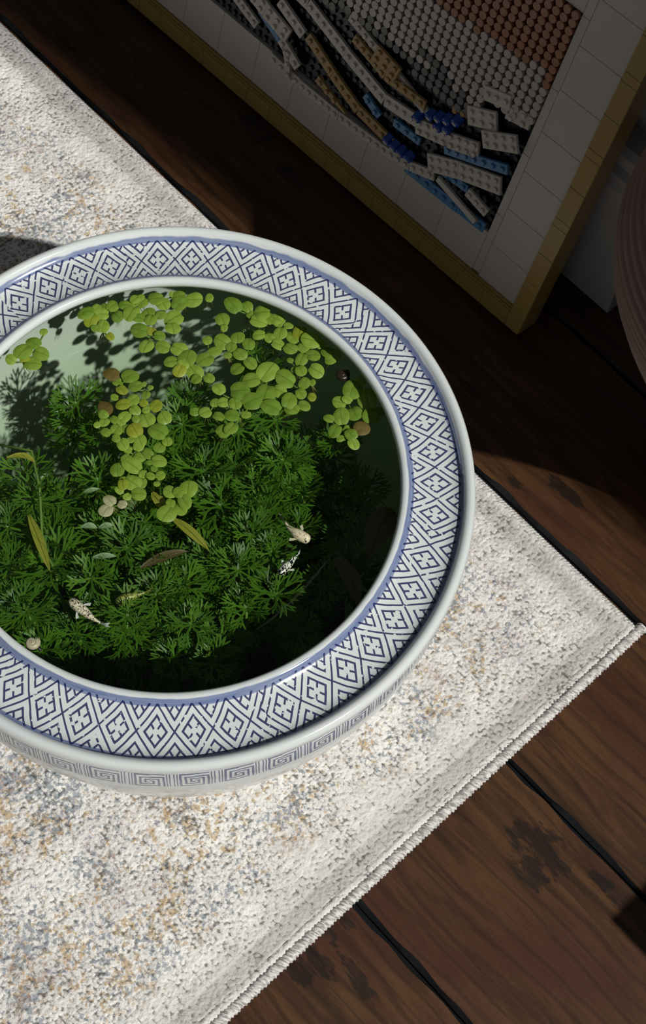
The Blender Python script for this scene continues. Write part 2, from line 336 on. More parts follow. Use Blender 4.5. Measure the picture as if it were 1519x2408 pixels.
# corded binding along the short edge
B = MB(); ys_ = np.arange(-.08, .4150, .0006); k = 10
for y in ys_:
    for j in range(k):
        a = 2 * PI * j / k; q = .0031 + .00042 * math.sin(2 * PI * (y / .0024) + a * 1.0) + .0002 * math.sin(y * 900); B.v.append((-.0885 + q * 1.12 * math.cos(a), y, .0034 + q * math.sin(a)))
for i in range(len(ys_) - 1):
    for j in range(k): B.f.append((i * k + j, i * k + (j + 1) % k, (i + 1) * k + (j + 1) % k, (i + 1) * k + j)); B.mi.append(0); B.sm.append(True)
B.f.append(tuple((len(ys_) - 1) * k + j for j in range(k))); B.mi.append(0); B.sm.append(False)
tag(B.obj('edge_binding', m_bind, rug), 'thick silvery corded binding along the short edge')
# ribbed selvedge along the long edge
B = MB(); xs_ = np.arange(-.9, -.0905, .00055); sec = [(-.0055, .0052), (-.003, .0051), (-.001, .0040), (.0004, .0020), (.0006, .0003)]; k = len(sec)
for x in xs_:
    w = .00045 * math.sin(2 * PI * x / .0022)
    for j, (dy, z) in enumerate(sec): B.v.append((x + .0006 * j, .4128 + dy, z + (w if 0 < j < 4 else w * .3)))
for i in range(len(xs_) - 1):
    for j in range(k - 1): B.f.append((i * k + j, (i + 1) * k + j, (i + 1) * k + j + 1, i * k + j + 1)); B.mi.append(0); B.sm.append(True)
tag(B.obj('selvedge', m_bind, rug), 'finely ribbed pale edge along the floor seam')

# ------------------------------------------------------------------ fish bowl
bowl = empty('fish_bowl', (BX, BY, .0055), 'round blue and white porcelain fish bowl full of plants standing on the rug', 'bowl')
zo = -.0055
def zz(p): return [(r, z + zo) for r, z in p]
B = MB(); B.lathe(zz([(.0, .0056), (.098, .0056), (.101, .010), (.108, .028), (.1215, .06), (.137, .105), (.1462, .145), (.1488, .165), (.1478, .180), (.1455, .188), (.1448, .190)]), 160)
B.lathe(zz([(.121, .1925), (.1215, .190), (.133, .181), (.1395, .166), (.1405, .150), (.137, .13), (.128, .10), (.112, .06), (.095, .028), (.085, .016), (0, .015)]), 160)
body = B.obj('body', m_glaze, bowl)
B = MB(); B.lathe(zz([(.1448, .190), (.1475, .1905), (.1497, .1925), (.1508, .1958), (.1504, .1992), (.1490, .2010), (.1470, .2013), (.1452, .1998), (.1438, .1962),
    (.137, .1960), (.130, .1966), (.1235, .1975), (.1190, .1990), (.1178, .2004), (.1163, .2016), (.1145, .2017), (.1132, .2005), (.1128, .1985), (.1140, .1955), (.121, .1925)]), 200)
B.obj('rim', m_glaze, bowl)
B = MB(); B.lathe(zz([(0, .0155), (.0865, .0155), (.094, .026), (.096, .030), (.0, .034)]), 64); underlay = B.obj('bottom_shade', m_bottom_shade); underlay.location = bowl.location  # added dark layer standing in for the shade at the bowl bottom
tag(underlay, 'dark soil added on the bottom of the fish bowl to deepen its shade', 'underlay', kind='stuff')
ZW = .1845
B = MB(); wp = [(0, ZW), (.06, ZW), (.1315, ZW), (.136, .181), (.1425, .166), (.1435, .150), (.140, .13), (.131, .10), (.115, .06), (.098, .028), (.088, .014), (0, .013)]
B.lathe(zz(wp[::-1]), 96); water = B.obj('water', m_water); water.location = bowl.location; tag(water, 'clear greenish water filling the porcelain fish bowl', 'water', kind='stuff')

# ------------------------------------------------------------------ floating plants
def leaf_mesh(name, mat, seed, n=22):
    r = random.Random(seed); vs = [(0, 0, .00012)]; ph = r.uniform(0, 6)
    def R_(a):
        q = 1 + .05 * math.cos(2 * a + ph) + .03 * math.cos(3 * a + ph * 2)
        return q * (1 - .22 * math.exp(-((abs(a) - PI) / .22) ** 2))      # small notch where the stalk joins
    B = MB(); rings = (.45, .8, 1.0)
    for t_ in rings:
        for k in range(n):
            a = -PI + 2 * PI * (k + .5) / n; q = R_(a) * t_; x = q * math.cos(a); y = q * math.sin(a)
            vs.append((x, y, .13 - .20 * t_ ** 3 + .10 * abs(y) + .03 * math.sin(3 * a + ph)))
    vs[0] = (0, 0, .10); fs = [(0, 1 + k, 1 + (k + 1) % n) for k in range(n)]
    for j in range(2): fs += [(1 + j * n + k, 1 + (j + 1) * n + k, 1 + (j + 1) * n + (k + 1) % n, 1 + j * n + (k + 1) % n) for k in range(n)]
    vs = [(x * .004, y * .004, z * .004) for x, y, z in vs]; B.add(vs, fs, 0, True); return B.mesh(name, mat)
LM = {m.name: [leaf_mesh('leaf', m, s) for s in range(4)] for m in (m_leaf, m_leaf_y, m_leaf_p, m_brown)}
def root_mesh():
    B = MB(); r = random.Random(5)
    for k in range(5):
        a = r.uniform(0, 6.28); l = r.uniform(.004, .009); B.tube([(0, 0, 0), (l * .2 * math.cos(a), l * .2 * math.sin(a), -l * .5), (l * .4 * math.cos(a + .4), l * .4 * math.sin(a + .4), -l)], [.0003, .0002, .0001], 4)
    return B.mesh('root', m_root)
RM = root_mesh()
def stalk_mesh():
    B = MB(); B.tube([(0, 0, 0), (.5, 0, -.12), (1, 0, 0)], .09, 4); return B.mesh('stalk', m_stem)
SM = stalk_mesh()
LEAVES = {'L':[[(-118.9,-0.4,3.8),(-118.3,7.7,2.0),(-115.5,-8.3,4.7),(-105.8,-1.5,4.0)],[(-112.4,-15.7,2.9),(-108.6,-10.1,2.5),(-104.2,-8.6,4.4)]],'T':[[(-115.5,33.1,3.8),(-108.7,33.0,2.9),(-111.5,38.7,2.8),(-105.0,31.7,4.2)],[(-112.5,44.0,2.1),(-107.2,46.6,3.5),(-104.1,37.8,3.8),(-97.2,43.0,3.5)],[(-97.3,33.4,3.5),(-99.3,29.4,2.0),(-90.5,32.4,2.3)],[(-100.1,50.2,2.8),(-98.8,54.2,2.1),(-93.4,49.4,4.6),(-95.6,58.4,3.1)],[(-88.1,50.4,2.9),(-87.7,56.5,3.8),(-83.2,54.5,3.5),(-82.4,60.7,2.6)],[(-87.5,66.2,4.0),(-96.0,68.1,4.0),(-100.7,69.7,2.4),(-93.4,77.7,1.7)],[(-81.6,72.9,4.0),(-76.6,64.5,5.0),(-71.7,59.8,3.8)],[(-83.1,46.5,4.6),(-78.1,50.7,2.6),(-72.7,51.4,2.9),(-73.4,43.0,4.2)],[(-67.2,49.1,3.6),(-60.9,54.7,4.1)],[(-105.8,60.5,2.6),(-104.7,63.7,1.9)],[(-89.3,79.2,3.5),(-85.1,86.5,4.7)],[(-79.2,93.4,2.4)]],'M':[[(-57.3,46.4,3.4),(-51.9,48.7,3.6),(-50.1,46.1,3.4),(-53.4,54.0,4.6)],[(-46.7,60.7,4.4),(-47.4,68.1,3.3),(-54.3,68.8,2.6)],[(-44.6,51.7,4.4),(-40.5,49.4,2.7),(-36.8,54.8,2.9)]],'B':[[(-48.7,74.5,4.1),(-43.3,76.0,2.9),(-45.8,82.6,3.5),(-36.6,76.2,3.5)],[(-39.1,84.4,3.3),(-29.4,77.0,3.6),(-31.8,69.9,3.6)],[(-59.7,84.1,4.0),(-54.8,81.0,2.1)]],'U':[[(-64.1,96.9,4.7),(-57.0,100.2,3.0),(-51.5,97.7,2.8),(-45.6,97.0,4.1)],[(-43.8,102.9,3.5),(-38.9,106.1,3.1),(-33.5,107.6,2.4),(-32.7,101.2,3.7)],[(-39.0,91.6,3.1),(-34.6,95.3,2.8),(-28.4,95.8,3.5),(-21.9,98.5,3.5)],[(-26.9,105.2,4.1),(-18.4,104.7,3.3),(-13.4,98.9,3.6),(-11.1,104.7,3.8)],[(-16.8,93.9,1.7),(-11.2,92.1,2.0),(-8.0,93.4,3.1),(-3.2,100.0,4.2)],[(0.4,93.7,2.0)]],'M2':[[(-40.7,71.3,2.2)],[(-20.0,80.7,5.7),(-21.5,70.8,4.6),(-10.8,71.3,5.4),(-6.8,77.4,3.6)],[(-10.6,85.0,5.2),(-1.6,89.9,3.2),(1.4,84.8,3.1),(6.8,87.6,2.2)],[(-20.0,61.4,5.0),(-16.5,55.1,3.2),(-21.1,51.0,2.9),(-28.0,54.0,3.2)],[(-24.1,47.6,2.5),(-21.8,39.4,3.0),(-15.8,43.0,2.9),(-25.8,35.9,2.5)],[(-11.3,61.8,4.7),(-7.7,54.6,2.5),(-12.1,49.2,3.6),(-6.5,43.5,3.5)],[(-2.0,67.2,5.0),(1.5,76.5,4.4),(5.3,74.8,3.6),(7.8,81.1,3.2)],[(-8.5,40.1,3.7)]],'R':[[(18.8,96.2,3.4),(20.5,100.0,2.7),(18.0,106.0,5.3),(28.6,97.8,4.1)],[(25.5,91.2,4.4),(22.1,85.7,2.5),(29.8,82.6,3.7),(33.2,88.7,2.5)],[(37.1,87.4,3.1),(40.9,85.6,3.2),(34.6,82.1,2.0),(38.1,93.6,3.8)],[(27.2,110.0,5.3),(36.4,109.1,2.7),(35.4,103.4,4.4)],[(16.9,114.3,2.8)]],'D':[[(-18.9,112.4,5.1),(-14.7,116.4,2.8),(-7.1,112.5,3.8),(-3.9,118.6,3.8)],[(-2.8,109.6,2.9)],[(-28.2,116.1,4.2)],[(-50.6,107.2,4.3),(-44.3,113.7,3.7)],[(-61.5,106.1,2.8)]],'C':[[(-71.4,18.1,4.0),(-65.9,17.7,2.6),(-64.0,24.0,4.2),(-60.4,15.7,3.0)],[(-57.3,22.4,3.4),(-55.3,26.3,1.5),(-51.0,24.0,2.3),(-52.0,27.9,1.5)],[(-59.3,10.0,2.0),(-53.2,10.6,3.5),(-52.5,16.5,3.3),(-47.3,13.6,2.8)],[(-47.6,19.6,2.3),(-43.6,17.9,1.9),(-42.4,23.3,3.4),(-39.5,14.5,4.4)],[(-58.4,3.0,4.1),(-55.7,-0.4,2.6),(-51.9,-3.0,2.7),(-49.9,1.8,2.2)],[(-47.8,7.0,3.2),(-47.0,4.0,2.4),(-41.9,3.6,2.7),(-44.9,-0.5,3.5)],[(-43.0,10.5,2.1),(-37.9,5.7,4.1),(-35.0,0.6,1.9),(-31.8,4.0,3.5)],[(-34.1,22.2,3.7),(-29.4,14.2,4.8),(-22.1,13.9,2.5),(-22.3,9.0,2.9)],[(-47.0,-6.0,2.7),(-52.7,-6.9,1.7),(-40.4,-4.6,2.2),(-35.6,-4.0,3.1)],[(-30.1,1.6,2.9),(-32.1,-3.7,2.1),(-25.0,-2.2,3.2),(-28.2,-7.8,2.5)],[(-23.0,2.1,2.9),(-18.4,-0.8,1.4),(-16.0,3.2,3.6),(-15.0,-0.8,1.9)],[(-23.3,-8.2,4.6),(-16.4,-7.0,2.2),(-12.7,-5.1,2.2),(-12.7,-10.6,2.8)],[(-26.3,-15.3,3.6),(-20.2,-16.7,2.1),(-17.7,-18.7,2.9),(-16.0,-14.3,4.5)],[(-10.0,-0.9,2.6),(-7.3,-5.5,1.6)],[(-8.7,-16.2,3.6),(-11.2,-21.4,1.9),(-16.5,-22.0,2.3)]],'P':[[(-15.6,-29.1,3.2),(-13.0,-33.6,3.3),(-10.4,-25.5,2.2)]],'W':[[(0.7,-3.6,3.3),(4.3,-0.7,2.8),(5.6,-7.3,2.3),(9.8,-1.6,3.7)],[(5.2,4.6,4.3),(10.7,-5.2,3.5),(9.2,-12.6,4.4)]]}
WHERE = {'L': 'in the raft by the left rim', 'T': 'in the raft along the far rim', 'M': 'in the small middle raft', 'B': 'in the open pale group', 'U': 'in the far right raft',
         'M2': 'in the broad right raft', 'R': 'in the half shaded right raft', 'D': 'in shadow by the far right rim', 'C': 'the long column left of centre', 'P': 'below the long column', 'W': 'over the olive leaf'}
for key, groups in LEAVES.items():
    groups = sorted(groups, key=lambda g: sum(imx(p[0], p[1]) for p in g) / len(g))
    if key == 'C': groups = sorted(groups, key=lambda g: sum(imy(p[0], p[1]) for p in g) / len(g))
    for gi, g in enumerate(groups):
        g2 = []
        for x, y, r in g:
            d = math.hypot(x, y)
            if d + r > 117: x, y = x * (117 - r) / d, y * (117 - r) / d
            g2.append((x, y, r))
        cx = sum(p[0] for p in g2) / len(g2); cy = sum(p[1] for p in g2) / len(g2)
        way = 'from the far end' if key == 'C' else 'from left'
        tone = 'pale straw' if key == 'P' else ('dim green' if key == 'D' else 'yellow green')
        which = f'{ORD[gi]} {way} ' if len(groups) > 1 else ''
        if key == 'C': which = ORD[gi] + ' down '
        k = len(g2); lab = f'floating plant, {NUM[k]} {tone} {"leaves" if k > 1 else "leaf"}, {which}{WHERE[key]}'
        pl = empty('floating_plant', (BX + cx / 1000, BY + cy / 1000, ZW), lab, 'plant', 'floating plants on the water')
        for li, (x, y, r) in enumerate(g2):
            u = random.random(); mat = m_leaf
            if key == 'P': mat = m_leaf_p
            elif key == 'C' and u < .2 or u < .04: mat = m_leaf_y
            elif u > .985: mat = m_brown
            r *= 1.12; sx = r / 4.0 * random.uniform(.96, 1.06); sy = r / 4.0 * random.uniform(.86, 1.02)
            a = math.atan2(y - cy, x - cx) + random.uniform(-.6, .6) if k > 1 else random.uniform(-3, 3)
            mw = Matrix.Translation(((x - cx) / 1000, (y - cy) / 1000, random.uniform(.0004, .0032))) @ Matrix.Rotation(a, 4, 'Z') @ Matrix.Rotation(random.uniform(-.14, .14), 4, 'Y') @ Matrix.Rotation(random.uniform(-.14, .14), 4, 'X') @ Matrix.Diagonal((sx, sy, (sx + sy) / 2, 1))
            mk('leaf', LM[mat.name][random.randrange(4)], pl, mw)
            d = Vector(((x - cx) / 1000, (y - cy) / 1000, .0003)); l = d.length
            if l > .001: mk('stalk', SM, pl, Matrix.Rotation(math.atan2(d.y, d.x), 4, 'Z') @ Matrix.Diagonal((l, .006, .006, 1)))
        mk('root', RM, pl, Matrix.Translation((0, 0, -.0008)) @ Matrix.Rotation(random.uniform(0, 6), 4, 'Z'))

# ------------------------------------------------------------------ feathery underwater plants
def ribbon(B, p0, p1, w0, w1, up):
    d = (p1 - p0).normalized(); s = d.cross(up).normalized(); B.add([p0 - s * w0, p0 + s * w0, p1 + s * w1, p1 - s * w1], [(0, 1, 2, 3)], 0, False)
def feather_leaf(seed):
    r = random.Random(seed); B = MB(); up = Vector((0, 0, 1))
    def grow(p, ang, lift, L, lev, w):
        d = Vector((math.cos(ang) * math.cos(lift), math.sin(ang) * math.cos(lift), math.sin(lift))); q = p + d * L
        ribbon(B, p, q, w, w * .85, up)
        if lev == 0:
            q2 = q + d * L * .5; ribbon(B, q, q2, w * 1.05, w * .25, up); return
        k = 3 if lev > 1 else 2; sp = .52 if lev > 1 else .42
        for j in range(k):
            o = (j - (k - 1) / 2) * sp * (2 / (k - 1)) / 1.3 if k > 1 else 0
            grow(q, ang + o + r.uniform(-.1, .1), lift + r.uniform(-.22, .18), L * r.uniform(.66, .86), lev - 1, w * .92)
    grow(Vector((0, 0, 0)), 0, .12, .0055, 2, .00056); return B.mesh('leaf', m_feather)
FL = [feather_leaf(s) for s in range(5)]
def whorl_mesh(seed, n=9):
    r = random.Random(seed); B = MB()
    for k in range(n):
        src = FL[r.randrange(5)]; mw = Matrix.Rotation(2 * PI * k / n + r.uniform(-.2, .2), 4, 'Z') @ Matrix.Rotation(r.uniform(-.25, .35), 4, 'Y') @ Matrix.Scale(r.uniform(.8, 1.1), 4)
        B.add([mw @ v.co for v in src.vertices], [tuple(p.vertices) for p in src.polygons])
    return B.mesh('whorl', m_feather)
WH = [whorl_mesh(30 + s) for s in range(5)]
def stem_mesh():
    B = MB(); B.tube([(0, 0, 0), (.0006, .0004, -.06), (-.0004, .001, -.13)], [.0007, .0009, .0012], 5); return B.mesh('stem', m_stem)
ST = stem_mesh()
ROS = [(-12.5, -68.2, 169.6, 1.25), (-43.7, -73.0, 171.5, 1), (-55.4, -0.6, 166.5, 1), (-91.6, 11.0, 175.0, 1.1), (-90.2, -15.8, 173.7, 1), (34.0, -59.6, 173.8, 1), (41.3, -38.9, 164.5, 1), (15.7, 17.2, 165.5, 1.15), (31.0, -7.7, 163.6, 1), (18.5, 58.0, 168.3, 1.1), (24.2, 50.9, 163.4, 1), (34.7, 56.8, 156.5, 1), (40.3, 15.8, 170.8, 1), (34.1, 30.1, 166.3, 1), (34.1, -40.8, 171.1, 1), (41.5, -58.8, 158.1, 1), (16.3, -79.9, 151.3, 1), (-9.8, -40.3, 169.7, 1), (-2.6, -18.7, 166.1, 1), (37.9, -27.6, 168.0, 1), (39.8, -6.7, 166.4, 1), (-60.9, -48.7, 171.3, 1), (-39.5, -44.1, 168.3, 1), (-25.0, 20.1, 164.9, 1), (-3.4, 22.2, 169.5, 1.1), (-30.4, 30.9, 172.4, 1), (3.8, 36.4, 166.7, 1), (-3.9, -94.1, 165.7, 1.1), (-15.9, -95.1, 167.7, 1), (-33.5, -23.4, 174.2, 1), (6.1, -36.4, 174.7, 1), (23.1, -28.8, 171.1, 1), (6.5, -59.9, 173.8, 0.9), (-44.4, -53.3, 173.1, 1), (-78.8, -43.7, 167.5, 1), (-29.7, 3.8, 164.1, 1), (50.1, -1.5, 170.8, 1), (56.8, -38.1, 169.7, 1), (20.6, 36.2, 167.3, 1), (16.5, 76.6, 153.7, 1), (24.0, 91.3, 155.9, 0.9), (53.7, 82.1, 156.6, 1), (70.1, 57.6, 154.2, 1), (80.8, 29.6, 154.5, 1), (67.8, -28.3, 156.5, 1), (76.5, -41.5, 161.3, 0.9), (72.9, 3.9, 170.0, 1), (-64.6, 36.0, 166.4, 1), (-39.9, 44.7, 166.3, 1), (-11.1, 52.4, 168.5, 1), (-71.3, -22.0, 165.5, 1), (-86.1, -27.2, 165.4, 1), (-78.2, -1.9, 169.2, 1), (21.9, -64.0, 164.0, 1), (-27.1, -59.4, 168.8, 1), (-2.1, 71.5, 167.3, 1), (-37.5, 87.7, 175.0, 0.9), (-49.2, 50.0, 175.0, 0.9), (-27.1, -85.8, 171.3, 1), (-53.1, -87.1, 171.3, 1), (-30.6, -104.8, 167.5, 1), (-76.7, -66.5, 171.0, 1), (53.3, 18.7, 167.1, 0.9), (91.9, 1.6, 157.9, 0.9), (67.3, -11.0, 166.9, 0.9), (60.8, -53.1, 156.3, 0.9), (48.2, 41.8, 151.7, 0.9), (13.2, -98.6, 153.9, 1)]
ROS = [q for q in ROS if math.hypot(q[0], q[1]) < 112 and not ((imx(q[0], q[1]) < 25 and imy(q[0], q[1]) < -62 or imx(q[0], q[1]) < -62 and imy(q[0], q[1]) < -14))]
rows = sorted(ROS, key=lambda q: imy(q[0], q[1])); nrow = 8; per = math.ceil(len(rows) / nrow)
for ri in range(nrow):
    row = sorted(rows[ri * per:(ri + 1) * per], key=lambda q: imx(q[0], q[1]))
    for ci, (x, y, z, s) in enumerate(row):
        pl = empty('feathery_water_plant', (BX + x / 1000, BY + y / 1000, z / 1000), f'feathery green underwater plant, {ORD[ci]} from left in the {ORD[ri]} row from the far rim', 'plant', 'feathery plants growing in the bowl')
        pl.rotation_euler = (random.uniform(-.2, .2), random.uniform(-.2, .2), random.uniform(0, 6.28))
        mk('stem', ST, pl, Matrix.Diagonal((1, 1, min(1., (z - 34) / 130), 1)))
        n = random.randint(9, 11); s *= 1.12
        for k in range(n):
            mk('leaf', FL[random.randrange(5)], pl, Matrix.Rotation(2 * PI * k / n + random.uniform(-.15, .15), 4, 'Z') @ Matrix.Rotation(random.uniform(-.5, .08), 4, 'Y') @ Matrix.Scale(s * random.uniform(.8, 1.1), 4))
        for k in range(4):
            mk('leaf', FL[random.randrange(5)], pl, Matrix.Translation((0, 0, .003)) @ Matrix.Rotation(2 * PI * k / 4 + random.uniform(-.3, .3), 4, 'Z') @ Matrix.Rotation(random.uniform(-1.2, -.8), 4, 'Y') @ Matrix.Scale(s * random.uniform(.45, .65), 4))
        for k in range(3):
            mk('whorl', WH[random.randrange(5)], pl, Matrix.Translation((0, 0, -.013 - .016 * k)) @ Matrix.Rotation(random.uniform(0, 6), 4, 'Z') @ Matrix.Scale(s * (1.02 + .05 * k), 4))

# ------------------------------------------------------------------ broad leaves adrift under the surface
def drift_leaf(name, pts, w, mat, label, cat='leaf', z=.182, zs=None):
    P = [Vector((p[0] / 1000, p[1] / 1000, 0)) for p in pts]; n = 13; c = P[1]; B = MB(); cl = []
    for i in range(n):
        t_ = i / (n - 1); q = P[0] * (1 - t_) ** 2 + (P[1] * 2 - (P[0] + P[2]) / 2) * 2 * t_ * (1 - t_) + P[2] * t_ ** 2; cl.append(q - c)
    for i in range(n):
        t_ = i / (n - 1); d = (cl[min(i + 1, n - 1)] - cl[max(i - 1, 0)]).normalized(); s = Vector((-d.y, d.x, 0)); ww = w / 2 * max(.04, math.sin(PI * min(1, t_ * .96 + .04)) ** .75)
        zc = .0016 * math.sin(t_ * 3) ; B.v += [tuple(cl[i] - s * ww + Vector((0, 0, zc + .0007))), tuple(cl[i] + Vector((0, 0, zc))), tuple(cl[i] + s * ww + Vector((0, 0, zc + .0007)))]
    for i in range(n - 1):
        for j in range(2): B.f.append((i * 3 + j, i * 3 + 3 + j, i * 3 + 4 + j, i * 3 + 1 + j)); B.mi.append(0); B.sm.append(True)
    o = empty(name, (BX + c.x, BY + c.y, z), label, cat)
    bl = B.obj('blade', mat, o); R = MB(); R.tube([tuple(cl[i] + Vector((0, 0, .0016 * math.sin(i / (n - 1) * 3) + .00025))) for i in range(n)], .00022, 4); R.obj('midrib', mat, bl); return o
drift_leaf('willow_leaf', [(-7.5, -8.8), (-.4, -9.7), (5.8, -10.2)], 5.5e-3, m_willow, 'broad olive leaf under the small plant over the olive leaf', z=0.1805)
drift_leaf('willow_leaf', [(10.2, -10.9), (22.8, -9.1), (36.3, -8.5)], 5e-3, m_willow, 'long yellow brown tipped leaf slanting right at the middle of the bowl', z=0.1810)
drift_leaf('willow_leaf', [(-38.5, -62.9), (-23, -68.1), (-6.9, -74.2)], 5e-3, m_willow, 'long upright yellow green leaf near the left edge of the photo', z=0.1800)
drift_leaf('willow_leaf', [(20.5, -39.6), (23.7, -27.3), (29, -16.1)], 5e-3, m_willow_d, 'brownish narrow leaf lying below the yellow brown leaf', z=0.1790)
drift_leaf('willow_leaf', [(-9.1, -42.8), (-12.1, -45.2), (-14.4, -48.8)], 3.4e-3, m_willow_g, 'small pale green leaf, left one of the pair left of centre', z=0.1830)
drift_leaf('willow_leaf', [(-8.5, -42.2), (-6.6, -38.9), (-4.6, -35.9)], 3.4e-3, m_willow_g, 'small pale green leaf, right one of the pair left of centre', z=0.1830)
drift_leaf('willow_leaf', [(1.6, -54.5), (5.1, -49.8), (9.1, -45)], 3.2e-3, m_willow_g, 'grey green narrow leaf beside the dark gap in the plants', z=0.1820)
drift_leaf('willow_leaf', [(-28.7, -35.4), (-26.7, -32.1), (-25, -28)], 2.6e-3, m_willow_g, 'slim light green leaf just left of the long leaf column', z=0.1830)
drift_leaf('broad_leaf', [(77.6, 39.1), (91.7, 37.6), (103.7, 30.6)], 9e-3, m_willow_d, 'dark brown strap leaf in the shaded lower right water', z=0.1700)
drift_leaf('broad_leaf', [(81, 78.7), (81.2, 68.1), (90.6, 50.3)], 15e-3, m_willow_d, 'broad dark leaf close to the right rim under water', z=0.1740)
drift_leaf('willow_leaf', [(-70, -52), (-64.7, -45), (-58, -43)], 3.2e-3, m_willow, 'short olive bud leaf near the left end of the stem', z=0.1820)
B = MB(); B.tube([(-.0786, -.0495, 0), (-.0647, -.040, .001), (-.046, -.050, 0), (-.026, -.0645, -.002), (-.012, -.070, -.01)], [.0007, .0008, .0008, .0007, .0005], 6)
so = B.obj('trailing_stem', m_stem); so.location = (BX, BY, .1815); tag(so, 'thin bare green stem trailing under water at the left of the bowl', 'stem')

# ------------------------------------------------------------------ fish and snails
def fish(label, pts, L, mat, finmat, z, fins=True):
    P = [Vector((p[0] / 1000, p[1] / 1000, 0)) for p in pts]; c = P[1]; o = empty('small_fish', (BX + c.x, BY + c.y, z), label, 'fish', 'small fish in the bowl')
    n = 15
    def at_(t_):
        s = t_ * (len(P) - 1); i = min(int(s), len(P) - 2); f_ = s - i
        p0, p1, p2, p3 = P[max(i - 1, 0)], P[i], P[i + 1], P[min(i + 2, len(P) - 1)]
        return .5 * ((2 * p1) + (p2 - p0) * f_ + (2 * p0 - 5 * p1 + 4 * p2 - p3) * f_ ** 2 + (3 * p1 - p0 - 3 * p2 + p3) * f_ ** 3) - c
    shape = [(0, .35), (.05, .72), (.13, .92), (.25, 1.), (.4, .98), (.55, .78), (.7, .5), (.85, .30), (1., .22)]
    B = MB(); k = 12; rad = L * .135
    for i in range(n):
        t_ = i / (n - 1); w = np.interp(t_, [a for a, _ in shape], [b_ for _, b_ in shape]) * rad; p = at_(t_ * .80); d = (at_(min(1, t_ * .80 + .02)) - at_(max(0, t_ * .80 - .02))).normalized(); s = Vector((-d.y, d.x, 0))
        for j in range(k):
            a = 2 * PI * j / k; B.v.append(tuple(p + s * math.cos(a) * w + Vector((0, 0, math.sin(a) * w * 1.15))))
    for i in range(n - 1):
        for j in range(k): B.f.append((i * k + j, i * k + (j + 1) % k, (i + 1) * k + (j + 1) % k, (i + 1) * k + j)); B.mi.append(0); B.sm.append(True)
    B.f += [tuple(reversed(range(k))), tuple(range((n - 1) * k, n * k))]; B.mi += [0, 0]; B.sm += [True, True]
    B.obj('body', mat, o)
    p0 = at_(.79); p1 = at_(1.); d = (p1 - p0).normalized(); s = Vector((-d.y, d.x, 0)); l = L * .26; B = MB()
    ts = [Vector((0, 0, .0006)) + p0, Vector((0, 0, -.0006)) + p0, p0 + d * l * .6 + Vector((0, 0, -.0028)), p0 + d * l + Vector((0, 0, -.003)) + s * l * .22, p0 + d * l * .8 + s * l * .1, p0 + d * l + Vector((0, 0, .003)) + s * l * .28, p0 + d * l * .6 + Vector((0, 0, .0028))]
    B.add(ts, [(0, 1, 2, 6), (6, 2, 4), (2, 3, 4), (6, 4, 5)]); B.obj('tail_fin', finmat, o)
    q = at_(.42); d = (at_(.5) - at_(.3)).normalized(); s = Vector((-d.y, d.x, 0)); B = MB()
    B.add([q + Vector((0, 0, rad)), q + d * L * .1 + Vector((0, 0, rad + .0018)), q + d * L * .2 + Vector((0, 0, rad + .001)) + s * .0006, q + d * L * .14 + Vector((0, 0, rad * .6))], [(0, 1, 2, 3)]); B.obj('dorsal_fin', finmat, o)
    q = at_(.26)
    for sg in (-1, 1):
        B = MB(); a0 = q + s * sg * rad * .9; l = L * .16 if fins else L * .10
        B.add([a0, a0 + d * l * .35 + s * sg * l * .55, a0 + d * l * .8 + s * sg * l * .95, a0 + d * l * 1.0 + s * sg * l * .5, a0 + d * l * .4 + s * sg * l * .1], [(0, 1, 2, 3, 4)]); B.obj('pectoral_fin', finmat, o)
        hq = at_(.07); B = MB(); ce = hq + s * sg * rad * .68 + Vector((0, 0, rad * .45)); B.tube([tuple(ce - s * sg * .0002), tuple(ce + s * sg * .0004)], .00062, 8); B.obj('eye', m_eye, o)
    return o
m_eye = plain('black_eye', '060606', .2)
m_fin = plain('cream_fin', 'b9b89a', .4, .4, .1); m_fin_g = plain('silver_fin', 'b8c0b8', .4, .4, .1); m_fin_o = plain('olive_fin', '5f6e2a', .4, .4, .1)
fish('cream fish with a few dark spots and a curved tail in the dark water', [(63.8, 34.4), (57.1, 32.1), (50.9, 31.4), (44.5, 32.8)], .021, fish_mat('cream_scales', 'd8cfae', '2a2416', 900, .58, .66), m_fin, .177)
fish('small white fish marked with black blotches just below the cream fish', [(67.3, 10.2), (66.7, 16.5), (66, 22.6), (65.4, 25.5)], .016, fish_mat('black_blotched_scales', 'd3d8c8', '0b0d0b', 560, .49, .54), m_fin_g, .177)
fish('cream fish densely speckled with black at the lower left over green plants', [(11.2, -76.6), (19.6, -75.2), (27.7, -73.8), (32.8, -72)], .020, fish_mat('speckled_scales', 'd8d2b4', '15120c', 1100, .51, .57), m_fin_g, .181)
fish('olive fish with yellow bars hiding among the feathery plants', [(26.5, -60.4), (28.2, -54), (30.8, -48), (32.6, -43.9)], .019, fish_mat('olive_barred_scales', '8a9440', '2c3a10', 800, .48, .56), m_fin_o, .179)
def snail(label, x, y, z, mat, s):
    o = empty('snail', (BX + x / 1000, BY + y / 1000, z), label, 'snail'); B = MB(); pts = []; rr = []
    for i in range(30):
        t_ = i / 29; a = t_ * 4.5 * PI; q = .0004 + .0030 * t_ ** 1.6; pts.append((q * math.cos(a), q * math.sin(a), .003 * (1 - t_))); rr.append(.0004 + .0022 * t_ ** 1.3)
    B.tube([tuple(v * s for v in p) for p in pts], [v * s for v in rr], 8); B.obj('shell', mat, o)
    B = MB(); B.tube([(.002 * s, .001 * s, -.001 * s), (.0052 * s, .0014 * s, -.0012 * s), (.0075 * s, .001 * s, -.001 * s)], [.0014 * s, .0013 * s, .0006 * s], 6); B.obj('foot', m_foot, o); return o
m_foot = plain('dark_snail_foot', '1c1712', .5)
